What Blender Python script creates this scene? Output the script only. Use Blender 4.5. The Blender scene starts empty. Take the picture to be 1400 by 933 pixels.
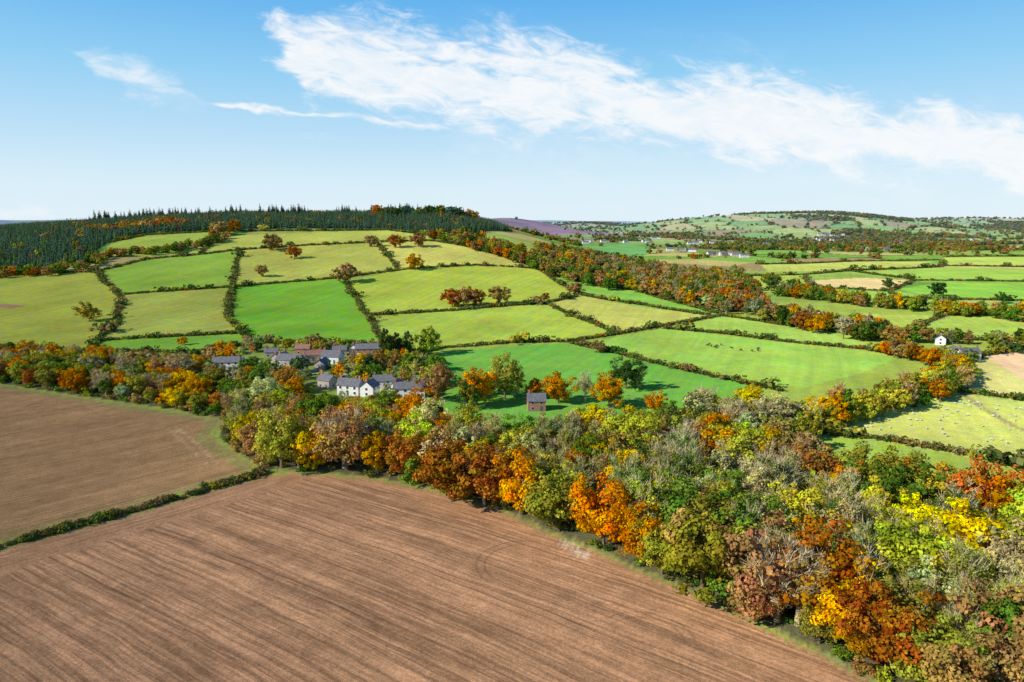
import bpy, math, random, time
import numpy as np
rng=np.random.default_rng(11); random.seed(11)
scene=bpy.context.scene
CAMH=75.0; PITCH=math.radians(10.1)
SP,CP=math.sin(PITCH),math.cos(PITCH)

# ------------------------------------------------------------------ terrain
def ss(a,b,x):
    t=np.clip((x-a)/(b-a),0,1); return t*t*(3-2*t)
def hz(x,y):
    x=np.asarray(x,float); y=np.asarray(y,float)
    hx=(1-ss(-150,280,x))*(1-.40*ss(450,1050,-x))
    hy=ss(380,1300,y)*(1-.9*ss(1350,2300,y))
    z=83*hx*hy
    z=z+88*np.exp(-.5*(((x-1550)/470)**2+((y-3600)/520)**2))
    z=z+46*np.exp(-.5*(((x-850)/300)**2+((y-3500)/330)**2))
    z=z+85*np.exp(-.5*(((x-3000)/1000)**2+((y-4400)/600)**2))
    z=z+80*np.exp(-.5*(((x+20)/230)**2+((y-3000)/330)**2))
    z=z+40*np.exp(-.5*(((x-430)/170)**2+((y-4300)/300)**2))
    z=z+42*ss(4500,7500,y)+(12*np.sin(x/700+1)+5*np.sin(x/260))*ss(3500,6000,y)
    z=z+9*np.sin(x/330+.5)*np.sin(y/300)*ss(1700,2300,y)*(1-ss(3600,4500,y))
    z=z+1.6*np.sin(x/90+1)*np.sin(y/110)*ss(350,700,y)+5*np.sin(x/310+2)*np.sin(y/270)*ss(900,1600,y)
    z=z+.5*np.sin(x/45)*np.sin(y/60)
    return z
TT=np.geomspace(40,16000,4000)
def G(u,v):
    a=(u-700)/933.3; b=(466.5-v)/933.3
    d=(a,CP+SP*b,-SP+CP*b)
    X=d[0]*TT; Y=d[1]*TT; Z=CAMH+d[2]*TT
    k=np.nonzero(Z<hz(X,Y))[0]
    i=k[0] if len(k) else len(TT)-1
    return (float(X[i]),float(Y[i]))
def GL(l): return [G(u,v) for u,v in l]
def srgb(r,g,b,k=1.0):
    o=[]
    for c in (r,g,b):
        c/=255.; c=c/12.92 if c<=.04045 else ((c+.055)/1.055)**2.4
        o.append(c*k)
    return tuple(o)
def grass(r,g,b,k=1.0):
    c=srgb(r,g,b,k); return (c[0]*1.12,c[1]*.99,c[2]*.70)
def inpoly(x,y,P):
    ins=np.zeros(x.shape,bool); n=len(P)
    for i in range(n):
        x1,y1=P[i]; x2,y2=P[(i+1)%n]
        if y1==y2: continue
        c=((y1>y)!=(y2>y))&(x<(x2-x1)*(y-y1)/(y2-y1)+x1)
        ins^=c
    return ins
def dseg(x,y,P):
    d=np.full(x.shape,1e9)
    for (x1,y1),(x2,y2) in zip(P[:-1],P[1:]):
        dx,dy=x2-x1,y2-y1; L=dx*dx+dy*dy+1e-9
        t=np.clip(((x-x1)*dx+(y-y1)*dy)/L,0,1)
        d=np.minimum(d,np.hypot(x-x1-t*dx,y-y1-t*dy))
    return d
CS=170.
def hsh(i,j,k):
    v=np.sin(i*127.1+j*311.7+k*74.7)*43758.5453
    return v-np.floor(v)
def vor(x,y):
    i0=np.floor(x/CS); j0=np.floor(y/CS)
    d1=np.full(x.shape,1e9); d2=d1.copy(); idn=np.zeros(x.shape)
    for di in (-1,0,1):
        for dj in (-1,0,1):
            i=i0+di; j=j0+dj
            sx=(i+hsh(i,j,1))*CS; sy=(j+hsh(i,j,2))*CS
            d=np.hypot(x-sx,y-sy)
            c=d<d1
            d2=np.where(c,d1,np.minimum(d2,d)); idn=np.where(c,hsh(i,j,3),idn); d1=np.where(c,d,d1)
    return idn,d1,d2

# ------------------------------------------------------------------ material helpers
def mat(name):
    m=bpy.data.materials.new(name); m.use_nodes=True
    nt=m.node_tree; nt.nodes.clear()
    return m,nt
def nd(nt,t,ins=None,**kw):
    n=nt.nodes.new(t)
    for k,v in kw.items(): setattr(n,k,v)
    if ins:
        for k,v in ins.items():
            s=n.inputs[k]
            if isinstance(v,bpy.types.NodeSocket): nt.links.new(v,s)
            else: s.default_value=v
    return n
def M(nt,op,a,b=None,c=None,clamp=False):
    n=nt.nodes.new('ShaderNodeMath'); n.operation=op; n.use_clamp=clamp
    for i,v in enumerate((a,b,c)):
        if v is None: continue
        if isinstance(v,bpy.types.NodeSocket): nt.links.new(v,n.inputs[i])
        else: n.inputs[i].default_value=v
    return n.outputs[0]
def MR(nt,v,a,b,c,d,smooth=False):
    n=nd(nt,'ShaderNodeMapRange',{0:v,1:a,2:b,3:c,4:d})
    if smooth: n.interpolation_type='SMOOTHSTEP'
    return n.outputs[0]
def MIX(nt,f,a,b,bt='MIX'):
    n=nt.nodes.new('ShaderNodeMix'); n.data_type='RGBA'; n.blend_type=bt
    for k,v in ((0,f),(6,a),(7,b)):
        if isinstance(v,bpy.types.NodeSocket): nt.links.new(v,n.inputs[k])
        else: n.inputs[k].default_value=v if k==0 else (tuple(v)+(1,))[:4]
    return n.outputs[2]
def simple(name,col,rough=.8,var=.25,scale=3.,metal=0):
    m,nt=mat(name)
    g=nd(nt,'ShaderNodeTexCoord')
    no=nd(nt,'ShaderNodeTexNoise',{'Vector':g.outputs['Object'],'Scale':scale,'Detail':2.})
    f=MR(nt,no.outputs[0],.3,.7,1-var,1+var)
    c=MIX(nt,1.,col,nd(nt,'ShaderNodeCombineColor',{0:f,1:f,2:f}).outputs[0],'MULTIPLY')
    b=nd(nt,'ShaderNodeBsdfPrincipled',{'Base Color':c,'Roughness':rough,'Metallic':metal})
    o=nd(nt,'ShaderNodeOutputMaterial',{0:b.outputs[0]})
    return m
def barkmat(name,col):
    m,nt=mat(name)
    v=nd(nt,'ShaderNodeAttribute',attribute_type='GEOMETRY',attribute_name='var').outputs['Fac']
    c=nd(nt,'ShaderNodeHueSaturation',{'Value':v,'Color':tuple(col)+(1,)}).outputs[0]
    nd(nt,'ShaderNodeOutputMaterial',{0:nd(nt,'ShaderNodeBsdfDiffuse',{0:c}).outputs[0]})
    return m
def leafmat(name,mode):
    m,nt=mat(name)
    if mode=='obj': col=nd(nt,'ShaderNodeObjectInfo').outputs['Color']
    else: col=nd(nt,'ShaderNodeAttribute',attribute_type='INSTANCER',attribute_name='tint').outputs['Color']
    v=nd(nt,'ShaderNodeAttribute',attribute_type='GEOMETRY',attribute_name='var').outputs['Fac']
    h=nd(nt,'ShaderNodeAttribute',attribute_type='GEOMETRY',attribute_name='hue').outputs['Fac']
    hs=nd(nt,'ShaderNodeHueSaturation',{'Hue':MR(nt,h,0,1,.468,.532),'Saturation':1.10,'Value':v,'Color':col})
    d=nd(nt,'ShaderNodeBsdfDiffuse',{0:hs.outputs[0]})
    t=nd(nt,'ShaderNodeBsdfTranslucent',{0:hs.outputs[0]})
    x=nd(nt,'ShaderNodeMixShader',{0:.2,1:d.outputs[0],2:t.outputs[0]})
    nd(nt,'ShaderNodeOutputMaterial',{0:x.outputs[0]})
    return m
LEAF_O=leafmat('leaf','obj'); LEAF_G=leafmat('leaf_mass','inst')
BARK=barkmat('bark',(.20,.15,.10))
PALEBARK=barkmat('pale_bark',(.60,.50,.29))

# ------------------------------------------------------------------ mesh builder (quads)
class MB:
    def __init__(s): s.v=[];s.n=0;s.f=[];s.m=[];s.var=[];s.hue=[]
    def add(s,V,F,mi,var,hue):
        V=np.asarray(V,float).reshape(-1,3);F=np.asarray(F,int).reshape(-1,4)
        s.v.append(V);s.f.append(F+s.n);s.n+=len(V)
        k=len(F);s.m.append(np.full(k,mi));s.var.append(np.broadcast_to(var,(k,)));s.hue.append(np.broadcast_to(hue,(k,)))
    def quads(s,V,mi,var,hue):
        V=V.reshape(-1,3); s.add(V,np.arange(len(V)).reshape(-1,4),mi,var,hue)
    def tube(s,P,R,mi=0,sides=5):
        P=np.asarray(P,float);T=P[-1]-P[0];T/=np.linalg.norm(T)+1e-9
        a=np.cross(T,[.3,.9,.2]);a/=np.linalg.norm(a);b=np.cross(T,a)
        th=np.arange(sides)*2*math.pi/sides
        ring=np.cos(th)[:,None]*a+np.sin(th)[:,None]*b
        V=np.concatenate([p+r*ring for p,r in zip(P,R)])
        F=[]
        for i in range(len(P)-1):
            for j in range(sides):
                k=(j+1)%sides
                F.append((i*sides+j,i*sides+k,(i+1)*sides+k,(i+1)*sides+j))
        s.add(V,F,mi,1.,.5)
    def mesh(s,name,mats,smooth=False):
        V=np.concatenate(s.v);F=np.concatenate(s.f)
        me=bpy.data.meshes.new(name)
        me.vertices.add(len(V));me.vertices.foreach_set('co',V.ravel())
        me.loops.add(F.size);me.loops.foreach_set('vertex_index',F.ravel().astype(np.int32))
        me.polygons.add(len(F));me.polygons.foreach_set('loop_start',np.arange(0,F.size,4,dtype=np.int32))
        for m in mats: me.materials.append(m)
        me.polygons.foreach_set('material_index',np.concatenate(s.m).astype(np.int32))
        for n,d in (('var',s.var),('hue',s.hue)):
            at=me.attributes.new(n,'FLOAT','FACE');at.data.foreach_set('value',np.concatenate(d).astype(np.float32))
        me.update(calc_edges=True)
        me.polygons.foreach_set('use_smooth',np.full(len(F),smooth))
        return me
def unit(n,r):
    v=r.normal(size=(n,3));return v/np.linalg.norm(v,axis=1)[:,None]
def leafquads(c,n,s,r,asp=.75):
    t=np.cross(n,unit(len(c),r));t/=np.linalg.norm(t,axis=1)[:,None]+1e-9
    b=np.cross(n,t);s=s[:,None]
    return np.stack([c+t*s,c+b*s*asp,c-t*s,c-b*s*asp],1)
def tree(seed,H,R,cz,rz,ncl,lpc,ls,clr,twigs=0,bark=0,name='t',nbr=30,tw=.045):
    r=np.random.default_rng(seed);mb=MB()
    C0=np.array([0,0,cz*H])
    ph=r.uniform(0,6.28,4)
    D=unit(ncl,r);th=np.arctan2(D[:,1],D[:,0])
    out=1+.17*np.sin(2*th+ph[0])+.12*np.sin(3*th+ph[1])+.1*np.sin(5*D[:,2]+ph[2])
    rad=r.uniform(0,1,ncl)**.42*out
    zz=D[:,2]*rad
    zz=np.where(zz<0,zz*.85,zz)
    C=C0+np.stack([D[:,0]*rad*R,D[:,1]*rad*R,zz*rz*H],1)
    wx=r.normal(0,.03*H,2)
    tp=[(0,0,-.6),(wx[0]*.2,wx[1]*.2,H*.15),(wx[0]*.5,wx[1]*.5,H*.38),(wx[0],wx[1],H*.62),(wx[0]*1.2,wx[1]*1.2,H*.85)]
    r0=H*.024
    mb.tube(tp,[r0*1.5,r0,r0*.8,r0*.5,r0*.12],bark,6)
    for i in range(min(nbr,ncl)):
        c=C[i];h0=np.clip(c[2]*r.uniform(.35,.65),.14*H,.7*H)
        st=np.array([wx[0]*h0/H,wx[1]*h0/H,h0])
        mid=st*.5+c*.5+np.array([0,0,-.06*H*r.uniform(-.3,1)])+r.normal(0,.03*H,3)
        m2=mid*.4+c*.6+r.normal(0,.02*H,3)
        rr=r0*r.uniform(.25,.5)
        mb.tube([st,mid,m2,c+(c-mid)*.25],[rr,rr*.6,rr*.35,rr*.1],bark,4)
    if twigs:
        n=ncl*twigs;cc=np.repeat(C,twigs,0)
        o=cc-C0+np.array([0,0,.25*H]);o/=np.linalg.norm(o,axis=1)[:,None]
        d=o*.8+unit(n,r)*.75+np.array([0,0,.35]);d/=np.linalg.norm(d,axis=1)[:,None]
        st=cc+unit(n,r)*clr*.5*r.uniform(0,1,(n,1))-d*.4
        L=r.uniform(.6,1.9,(n,1))*clr
        w=np.cross(d,unit(n,r));w/=np.linalg.norm(w,axis=1)[:,None]
        e=st+d*L+r.normal(0,.12,(n,3))
        mb.quads(np.stack([st-w*tw,st+w*tw,e+w*tw*.3,e-w*tw*.3],1),bark,r.uniform(.7,1.25,n),.5)
    nl=int(lpc)
    if nl>0:
        n=ncl*nl;cs=r.uniform(.6,1.3,ncl)*clr
        dd=unit(n,r);k=np.repeat(np.arange(ncl),nl)
        p=C[k]+dd*(cs[k]*r.uniform(.45,1.08,n))[:,None]*np.array([1,1,.72])
        oo=(p-C0)/np.array([R,R,rz*H])
        nn=dd*.85+oo*.35+unit(n,r)*.5+np.array([0,0,.25]);nn/=np.linalg.norm(nn,axis=1)[:,None]
        v=r.uniform(.62,1.3,ncl)[k]*r.uniform(.70,1.30,n)
        h=np.clip(r.uniform(.1,.9,ncl)[k]+r.normal(0,.12,n),0,1)
        mb.quads(leafquads(p,nn,ls*r.uniform(.6,1.3,n),r),2,v,h)
    return mb.mesh(name,[BARK,PALEBARK,LEAF_O])
def conifer(seed,H,R,nlev,nper,name,droop=.35):
    r=np.random.default_rng(seed);mb=MB()
    mb.tube([(0,0,-.5),(0,0,H*.5),(0,0,H)],[H*.016,H*.01,H*.002],0,5)
    V=[];va=[]
    for l in range(nlev):
        t=l/(nlev-1);z=H*(.1+.88*t);rad=R*(1-t)**.8*r.uniform(.85,1.15)+.15
        for j in range(max(4,int(nper*(1-t*.5)))):
            a=r.uniform(0,6.283);d=np.array([math.cos(a),math.sin(a),0]);s=np.array([-d[1],d[0],0])
            rr=rad*r.uniform(.7,1.15);w=rr*.40
            z0=z+r.uniform(-.03,.03)*H
            p0=np.array([0,0,z0+.2]);e=d*rr+np.array([0,0,z0-droop*rr])
            m=(p0*.45+e*.55)+np.array([0,0,.05*rr])
            V.append([p0,m+s*w,e,m-s*w]);va.append(r.uniform(.65,1.35))
    mb.quads(np.array(V),2,np.array(va),r.uniform(.3,.7,len(va)))
    return mb.mesh(name,[BARK,PALEBARK,LEAF_O])
def bush(seed,R,H,n,ls,name):
    r=np.random.default_rng(seed);mb=MB()
    ncl=14;C=r.normal(0,.45,(ncl,3))*np.array([R,R,0])+np.array([0,0,H*.5])+np.stack([np.zeros(ncl),np.zeros(ncl),r.uniform(-.25,.28,ncl)*H],1)
    k=r.integers(0,ncl,n);dd=unit(n,r)
    p=C[k]+dd*r.uniform(.5,1,(n,1))*np.array([R*.55,R*.55,H*.3]);p[:,2]=np.abs(p[:,2])
    nn=dd+unit(n,r)*.5+np.array([0,0,.35]);nn/=np.linalg.norm(nn,axis=1)[:,None]
    mb.quads(leafquads(p,nn,ls*r.uniform(.6,1.3,n),r),2,r.uniform(.7,1.25,ncl)[k]*r.uniform(.7,1.3,n),r.uniform(0,1,n))
    for i in range(5):
        a=r.uniform(0,6.28);mb.tube([(0,0,-.2),(math.cos(a)*R*.5,math.sin(a)*R*.5,H*.8)],[.05,.02],0,4)
    return mb.mesh(name,[BARK,PALEBARK,LEAF_O])

L0={'broad':[tree(10+i,12.5,6.6,.53,.43,105,64,.28,1.4,name='broadleaf_crown',nbr=20) for i in range(6)],
    'tall':[tree(20+i,15,4.7,.55,.45,85,62,.28,1.35,name='tall_crown',nbr=20) for i in range(4)],
    'thin':[tree(30+i,15.5,4.2,.60,.40,74,34,.21,1.3,twigs=14,bark=1,name='thin_crown',nbr=40) for i in range(4)],
    'bare':[tree(40+i,14,5.0,.60,.40,85,12,.2,1.35,twigs=22,bark=1,name='bare_crown',nbr=60,tw=.055) for i in range(3)],
    'shrub':[tree(50+i,5,3.1,.48,.48,30,60,.23,1.0,name='shrub_crown',nbr=10) for i in range(2)]}
L1={'broad':[tree(60+i,12.5,6.6,.54,.43,64,40,.52,1.6,name='broadleaf_crown_far',nbr=8) for i in range(4)],
    'tall':[tree(70+i,15,4.5,.56,.44,48,32,.5,1.5,name='tall_crown_far',nbr=8) for i in range(2)],
    'thin':[tree(80+i,15,4.6,.58,.42,50,16,.42,1.5,twigs=9,bark=1,name='thin_crown_far',nbr=14,tw=.1) for i in range(2)],
    'conifer':[conifer(90+i,14,3.1,16,14,'conifer_crown') for i in range(2)]}
L2={'broad':[tree(100+i,12,6.5,.52,.44,26,12,1.15,2.0,name='distant_crown',nbr=2) for i in range(3)],
    'tall':[tree(110+i,13,4.5,.54,.44,22,12,1.0,1.8,name='distant_tall',nbr=2) for i in range(2)],
    'conifer':[conifer(120+i,13,3.9,9,11,'distant_conifer') for i in range(2)]}
BUSH=[bush(130+i,1.6,2.0,260,.22,'hedge_bush') for i in range(3)]
BUSHF=[bush(140+i,2.2,2.6,90,.5,'hedge_bush_far') for i in range(2)]

# ------------------------------------------------------------------ instancing collections
def coll(name,meshes):
    c=bpy.data.collections.new(name)
    for i,me in enumerate(meshes):
        m2=me.copy(); m2.materials[2]=LEAF_G
        o=bpy.data.objects.new('%s_%02d'%(name,i),m2); c.objects.link(o)
    ng=bpy.data.node_groups.new('scatter_'+name,'GeometryNodeTree')
    ng.interface.new_socket('Geometry',in_out='INPUT',socket_type='NodeSocketGeometry')
    ng.interface.new_socket('Geometry',in_out='OUTPUT',socket_type='NodeSocketGeometry')
    gi=ng.nodes.new('NodeGroupInput');go=ng.nodes.new('NodeGroupOutput')
    ci=ng.nodes.new('GeometryNodeCollectionInfo');ci.inputs['Collection'].default_value=c
    ci.inputs['Separate Children'].default_value=True;ci.inputs['Reset Children'].default_value=True
    ip=ng.nodes.new('GeometryNodeInstanceOnPoints');ip.inputs['Pick Instance'].default_value=True
    def na(n,t):
        a=ng.nodes.new('GeometryNodeInputNamedAttribute');a.data_type=t;a.inputs[0].default_value=n
        return a.outputs[0]
    ng.links.new(gi.outputs[0],ip.inputs['Points']);ng.links.new(ci.outputs[0],ip.inputs['Instance'])
    ng.links.new(na('idx','INT'),ip.inputs['Instance Index'])
    ng.links.new(na('rot','FLOAT_VECTOR'),ip.inputs['Rotation'])
    ng.links.new(na('scl','FLOAT_VECTOR'),ip.inputs['Scale'])
    ng.links.new(ip.outputs[0],go.inputs[0])
    return ng
NG1=coll('mid_trees',L1['broad']+L1['tall']+L1['thin']+L1['conifer'])   # 0-3,4-5,6-7,8-9
NG2=coll('far_trees',L2['broad']+L2['tall']+L2['conifer'])              # 0-2,3-4,5-6
NGB=coll('hedge_near',BUSH); NGF=coll('hedge_far',BUSHF)
def scatter(name,ng,x,y,idx,scl,tint,zoff=-.1):
    n=len(x)
    if n==0: return
    me=bpy.data.meshes.new(name);me.vertices.add(n)
    z=hz(x,y)+zoff
    me.vertices.foreach_set('co',np.stack([x,y,z],1).ravel())
    a=me.attributes.new('idx','INT','POINT');a.data.foreach_set('value',np.asarray(idx,np.int32))
    rot=np.zeros((n,3));rot[:,2]=rng.uniform(0,6.283,n)
    a=me.attributes.new('rot','FLOAT_VECTOR','POINT');a.data.foreach_set('vector',rot.ravel())
    a=me.attributes.new('scl','FLOAT_VECTOR','POINT');a.data.foreach_set('vector',np.asarray(scl,float).ravel())
    a=me.attributes.new('tint','FLOAT_COLOR','POINT');a.data.foreach_set('color',np.concatenate([tint,np.ones((n,1))],1).ravel())
    o=bpy.data.objects.new(name,me);scene.collection.objects.link(o)
    md=o.modifiers.new('scatter','NODES');md.node_group=ng
    return o
PAL={'orange':(.62,.27,.035),'rust':(.43,.18,.05),'yellow':(.82,.64,.04),'olive':(.35,.34,.06),'green':(.15,.24,.04),
     'brown':(.42,.27,.10),'lime':(.56,.56,.08),'dgreen':(.07,.125,.03),'pale':(.56,.53,.22),'pine':(.095,.175,.10),
     'gold':(.70,.43,.04),'hedge':(.14,.16,.045),'hedgeb':(.24,.17,.07),'grey':(.44,.41,.21)}
def jit(c,n=1,s=.15):
    c=np.asarray(c,float).reshape(-1,3)
    return np.clip(c*(1+rng.normal(0,s,(len(c),1)))*(1+rng.normal(0,s*.5,(len(c),3))),.01,.85)
def pick(weights,n):
    ks=list(weights);w=np.array([weights[k] for k in ks],float);w/=w.sum()
    i=rng.choice(len(ks),n,p=w)
    return np.array([PAL[ks[j]] for j in i]),[ks[j] for j in i]
TN={'broad':'oak_tree','tall':'ash_tree','thin':'birch_tree','bare':'bare_tree','shrub':'shrub','conifer':'pine_tree'}
def place(kind,x,y,h,color,lod=L0,wide=1.):
    me=random.choice(lod[kind])
    o=bpy.data.objects.new(TN[kind],me);scene.collection.objects.link(o)
    base={'broad':12.5,'tall':15,'thin':15.5,'bare':14,'shrub':5,'conifer':14}[kind]
    s=h/base
    o.location=(x,y,float(hz(x,y))-.15);o.scale=(s*wide*random.uniform(.92,1.1),s*wide*random.uniform(.92,1.1),s)
    o.rotation_euler=(random.uniform(-.03,.03),random.uniform(-.03,.03),random.uniform(0,6.28))
    c=jit(PAL[color])[0];o.color=(c[0],c[1],c[2],1)
    return o
def fill(P,sp,j=.42):
    xs=[p[0] for p in P];ys=[p[1] for p in P]
    X,Y=np.meshgrid(np.arange(min(xs),max(xs),sp),np.arange(min(ys),max(ys),sp))
    X=X.ravel()+rng.uniform(-j,j,X.size)*sp;Y=Y.ravel()+rng.uniform(-j,j,Y.size)*sp
    k=inpoly(X,Y,P);return X[k],Y[k]

# ------------------------------------------------------------------ layout: fields
FIELDS=[
 ((154,170,74),[(0,376),(130,371),(166,405),(158,442),(118,478),(-90,470),(-90,378)]),
 ((132,174,66),[(137,371),(200,355),(325,343),(317,394),(172,403)]),
 ((154,172,82),[(172,403),(314,394),(310,430),(330,452),(210,460),(140,466),(160,440)]),
 ((120,174,62),[(140,466),(210,460),(330,456),(342,469),(240,480),(128,478)]),
 ((108,172,52),[(320,392),(400,386),(470,380),(490,415),(520,465),(430,468),(345,468),(310,430)]),
 ((168,182,90),[(330,342),(420,336),(515,332),(545,370),(470,380),(320,392)]),
 ((188,196,102),[(520,333),(590,330),(650,338),(735,368),(650,363),(545,370)]),
 ((158,184,72),[(545,370),(650,363),(735,368),(790,405),(745,415),(620,425),(505,432),(478,384)]),
 ((152,184,74),[(505,432),(620,425),(745,415),(845,457),(775,468),(700,468),(600,476),(545,487),(520,465)]),
 ((172,186,96),[(745,415),(800,405),(970,432),(845,457)]),
 ((118,178,74),[(735,368),(790,385),(870,398),(985,430),(900,424),(800,405)]),
 ((154,182,82),[(150,332),(200,322),(300,316),(285,345),(200,352),(145,350)]),
 ((172,188,92),[(290,330),(330,322),(440,317),(530,315),(600,326),(520,333),(420,336),(275,348)]),
 ((100,168,68),[(545,490),(700,473),(780,470),(870,490),(1015,525),(1060,560),(940,575),(850,590),(640,575),(560,540),(520,510)]),
 ((136,184,80),[(815,466),(910,450),(1090,470),(1235,487),(1180,510),(1100,530),(1000,521),(870,489)]),
 ((140,184,84),[(925,449),(985,432),(1190,460),(1180,475),(1090,470)]),
 ((172,190,104),[(1075,585),(1180,560),(1290,535),(1400,550),(1500,570),(1500,655),(1400,640),(1200,602)]),
 ((142,178,78),[(1010,610),(1070,592),(1200,602),(1400,642),(1600,680),(1600,740),(1400,700),(1200,650),(1060,640)]),
 ((184,192,125),[(1310,500),(1345,485),(1400,520),(1500,560),(1500,575),(1400,550),(1315,532)]),
 ((208,188,160),[(1342,484),(1440,478),(1500,520),(1400,520)]),
 ((144,178,80),[(1245,455),(1290,433),(1500,430),(1500,470),(1390,462),(1300,465)]),
 ((150,180,82),[(1180,430),(1290,432),(1245,452),(1195,446)]),
 ((150,178,80),[(1020,378),(1100,376),(1100,400),(1040,402)]),
 ((202,192,142),[(1105,384),(1180,380),(1250,384),(1210,398),(1130,392)]),
 ((134,180,80),[(1160,372),(1290,366),(1500,372),(1500,388),(1250,383)]),
 ((118,180,70),[(1225,396),(1290,386),(1500,390),(1500,413),(1300,408)]),
 ((130,178,78),[(1170,398),(1220,398),(1300,412),(1500,418),(1500,425),(1290,420),(1120,404)]),
 ((164,186,98),[(1040,362),(1160,358),(1280,358),(1160,370),(1050,372)]),
 ((154,187,93),[(1290,352),(1500,352),(1500,368),(1290,364)]),
 ((100,166,104),[(790,336),(860,333),(890,340),(880,352),(820,350)]),
]
FW=[(grass(*c,1.),GL(p)) for c,p in FIELDS]
PLOUGH1=GL([(-260,880),(0,752),(180,705),(355,652),(400,648),(500,655),(590,672),(680,698),(740,727),(800,750),(860,778),(950,815),(1050,864),(1120,896),(1190,935),(1240,990)])+[(60,-60),(-260,-60)]
PLOUGH2=GL([(-260,500),(0,528),(120,547),(240,566),(298,575),(282,598),(345,638),(340,645),(180,695),(0,740),(-260,860)])
WOODP=GL([(-120,485),(60,490),(150,494),(290,508),(330,520),(420,545),(500,556),(560,572),(600,588),(660,600),(700,612),(760,605),(850,615),(960,630),(1000,642),(1060,650),(1160,676),(1260,700),(1330,722),(1420,740),(1640,800),(1640,1010),(1330,1010),(1200,935),(1130,893),(1050,858),(950,810),(860,773),(800,746),(740,724),(680,694),(600,668),(500,651),(400,644),(355,638),(300,600),(305,575),(240,560),(120,543),(0,524),(-120,512)])
HL=GL([(-260,875),(0,748),(180,700),(358,649)])
VILP=GL([(265,482),(350,474),(540,476),(600,500),(610,545),(560,560),(440,545),(330,515),(262,503)])
HAM=[(985,349,7),(1000,351,6),(1125,329,8),(1195,343,5),(870,332,5),(930,344,5),(1060,336,4),(1340,330,4),(815,332,3),(1135,322,7),(885,326,4),(960,333,5),(1230,335,4)]
HP=[]
for (u,v,c) in HAM:
    for i in range(c): HP.append(G(u+random.uniform(-18,18),v+random.uniform(-1.5,1.5)))

# ------------------------------------------------------------------ ground sheet
NC,NR=900,760
S=np.linspace(-1.25,1.25,NC);YY=np.geomspace(22,14200,NR)
SX,SY=np.meshgrid(S,YY)
gx=(SX*SY).ravel();gy=(SY-60).ravel();gz=hz(gx,gy)
col=np.zeros((gx.size,3));col[:]=grass(142,172,76,.9)
idn,d1,d2=vor(gx,gy)
fp=np.array([grass(*c,.9) for c in [(140,172,84),(112,164,74),(152,178,96),(178,178,118),(100,156,72),(132,170,84),(150,142,104),(118,170,80)]])
fc=fp[(idn*7.999).astype(int)]
far=gy>620
col[far]=fc[far]
def woodn(x,y): return np.sin(x/410+1.3*np.sin(y/520))*np.sin(y/380+1.7*np.sin(x/610)+.6)+.35*np.sin(x/97+2*np.sin(y/130))
def woodf(x,y): return (woodn(x,y)+.6*np.sin(x/150+np.sin(y/190))*np.sin(y/120+1))>.38
hed=far&(d2-d1<7)&(gy>1300);col[hed]=(.08,.10,.035)
wd=woodf(gx,gy)&(gy>1600);col[wd]=(.10,.11,.05)
hb=(gx<-40)&(gy>1000)&(gy<2000)&(gx>-1700);col[hb]=(.07,.08,.035)
def moorf(x,y): return np.exp(-.5*(((x+20)/300)**2+((y-3000)/400)**2))>.30+.12*np.sin(x/60)*np.sin(y/80)
moor=moorf(gx,gy)
mv=(.5+.5*np.sin(gx/55+2*np.sin(gy/90))*np.sin(gy/70+1.5*np.sin(gx/80)))[:,None]
col[moor]=(np.array(srgb(158,118,130))*mv+np.array(srgb(112,92,104))*(1-mv))[moor]
haze_tint=np.clip((gy-1500)/8000,0,.62)[:,None];col=col*(1-haze_tint)+np.array([.33,.45,.58])*haze_tint  # aerial haze painted into the ground colour, bluer with distance; no volume
for c,P in FW:
    xs=[p[0] for p in P];ys=[p[1] for p in P]
    k=np.nonzero((gx>min(xs))&(gx<max(xs))&(gy>min(ys))&(gy<max(ys)))[0]
    kk=k[inpoly(gx[k],gy[k],P)];col[kk]=c
def paint(P,c,w,soft=0,fuzz=0):
    xs=[p[0] for p in P];ys=[p[1] for p in P];m=w+3
    k=np.nonzero((gx>min(xs)-m)&(gx<max(xs)+m)&(gy>min(ys)-m)&(gy<max(ys)+m))[0]
    d=dseg(gx[k],gy[k],P)+rng.normal(0,fuzz,len(k));a=np.clip((w-d)/(soft+.01),0,1)[:,None]
    col[k]=col[k]*(1-a)+np.array(c)*a
CL=GL([(-120,378),(0,374),(60,371),(110,357),(150,332),(200,321),(290,315),(440,313),(540,314),(590,322),(620,326)])
PLN=CL+[(0,1180),(-40,1460),(-1700,1460)]
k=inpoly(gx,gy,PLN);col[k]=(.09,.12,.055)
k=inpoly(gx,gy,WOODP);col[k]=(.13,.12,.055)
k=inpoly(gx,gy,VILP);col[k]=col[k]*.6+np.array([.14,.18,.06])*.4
paint(GL([(0,527),(120,546),(240,564),(300,573),(284,600),(350,640),(400,647),(500,654),(590,671),(680,697),(740,727),(800,750),(860,778),(950,815),(1050,864),(1120,896),(1190,935)]),srgb(148,152,76,.95),2.4,1.2,.5)
p1=inpoly(gx,gy,PLOUGH1)&(dseg(gx,gy,HL)>2.0);p2=inpoly(gx,gy,PLOUGH2)
brown=np.array(srgb(180,136,97,1.))
col[p1]=brown;col[p2]=np.array(srgb(164,128,86,1.))
hd=dseg(gx,gy,HL)
paint(HL,srgb(140,138,72,.9),3.2,1.2,.4)
paint(GL([(0,530),(120,549),(240,568),(292,577),(272,600),(335,640)]),srgb(152,146,86,.9),2.2,1.5,.5)
paint(GL([(240,585),(262,600),(300,637)]),srgb(188,160,116),.8,1,.3)
paint(GL([(225,583),(247,600),(285,637)]),srgb(188,160,116),.5,1,.3)
paint(GL([(0,733),(180,688),(320,650)]),srgb(162,147,90,.95),1.4,1,.4)
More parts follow.
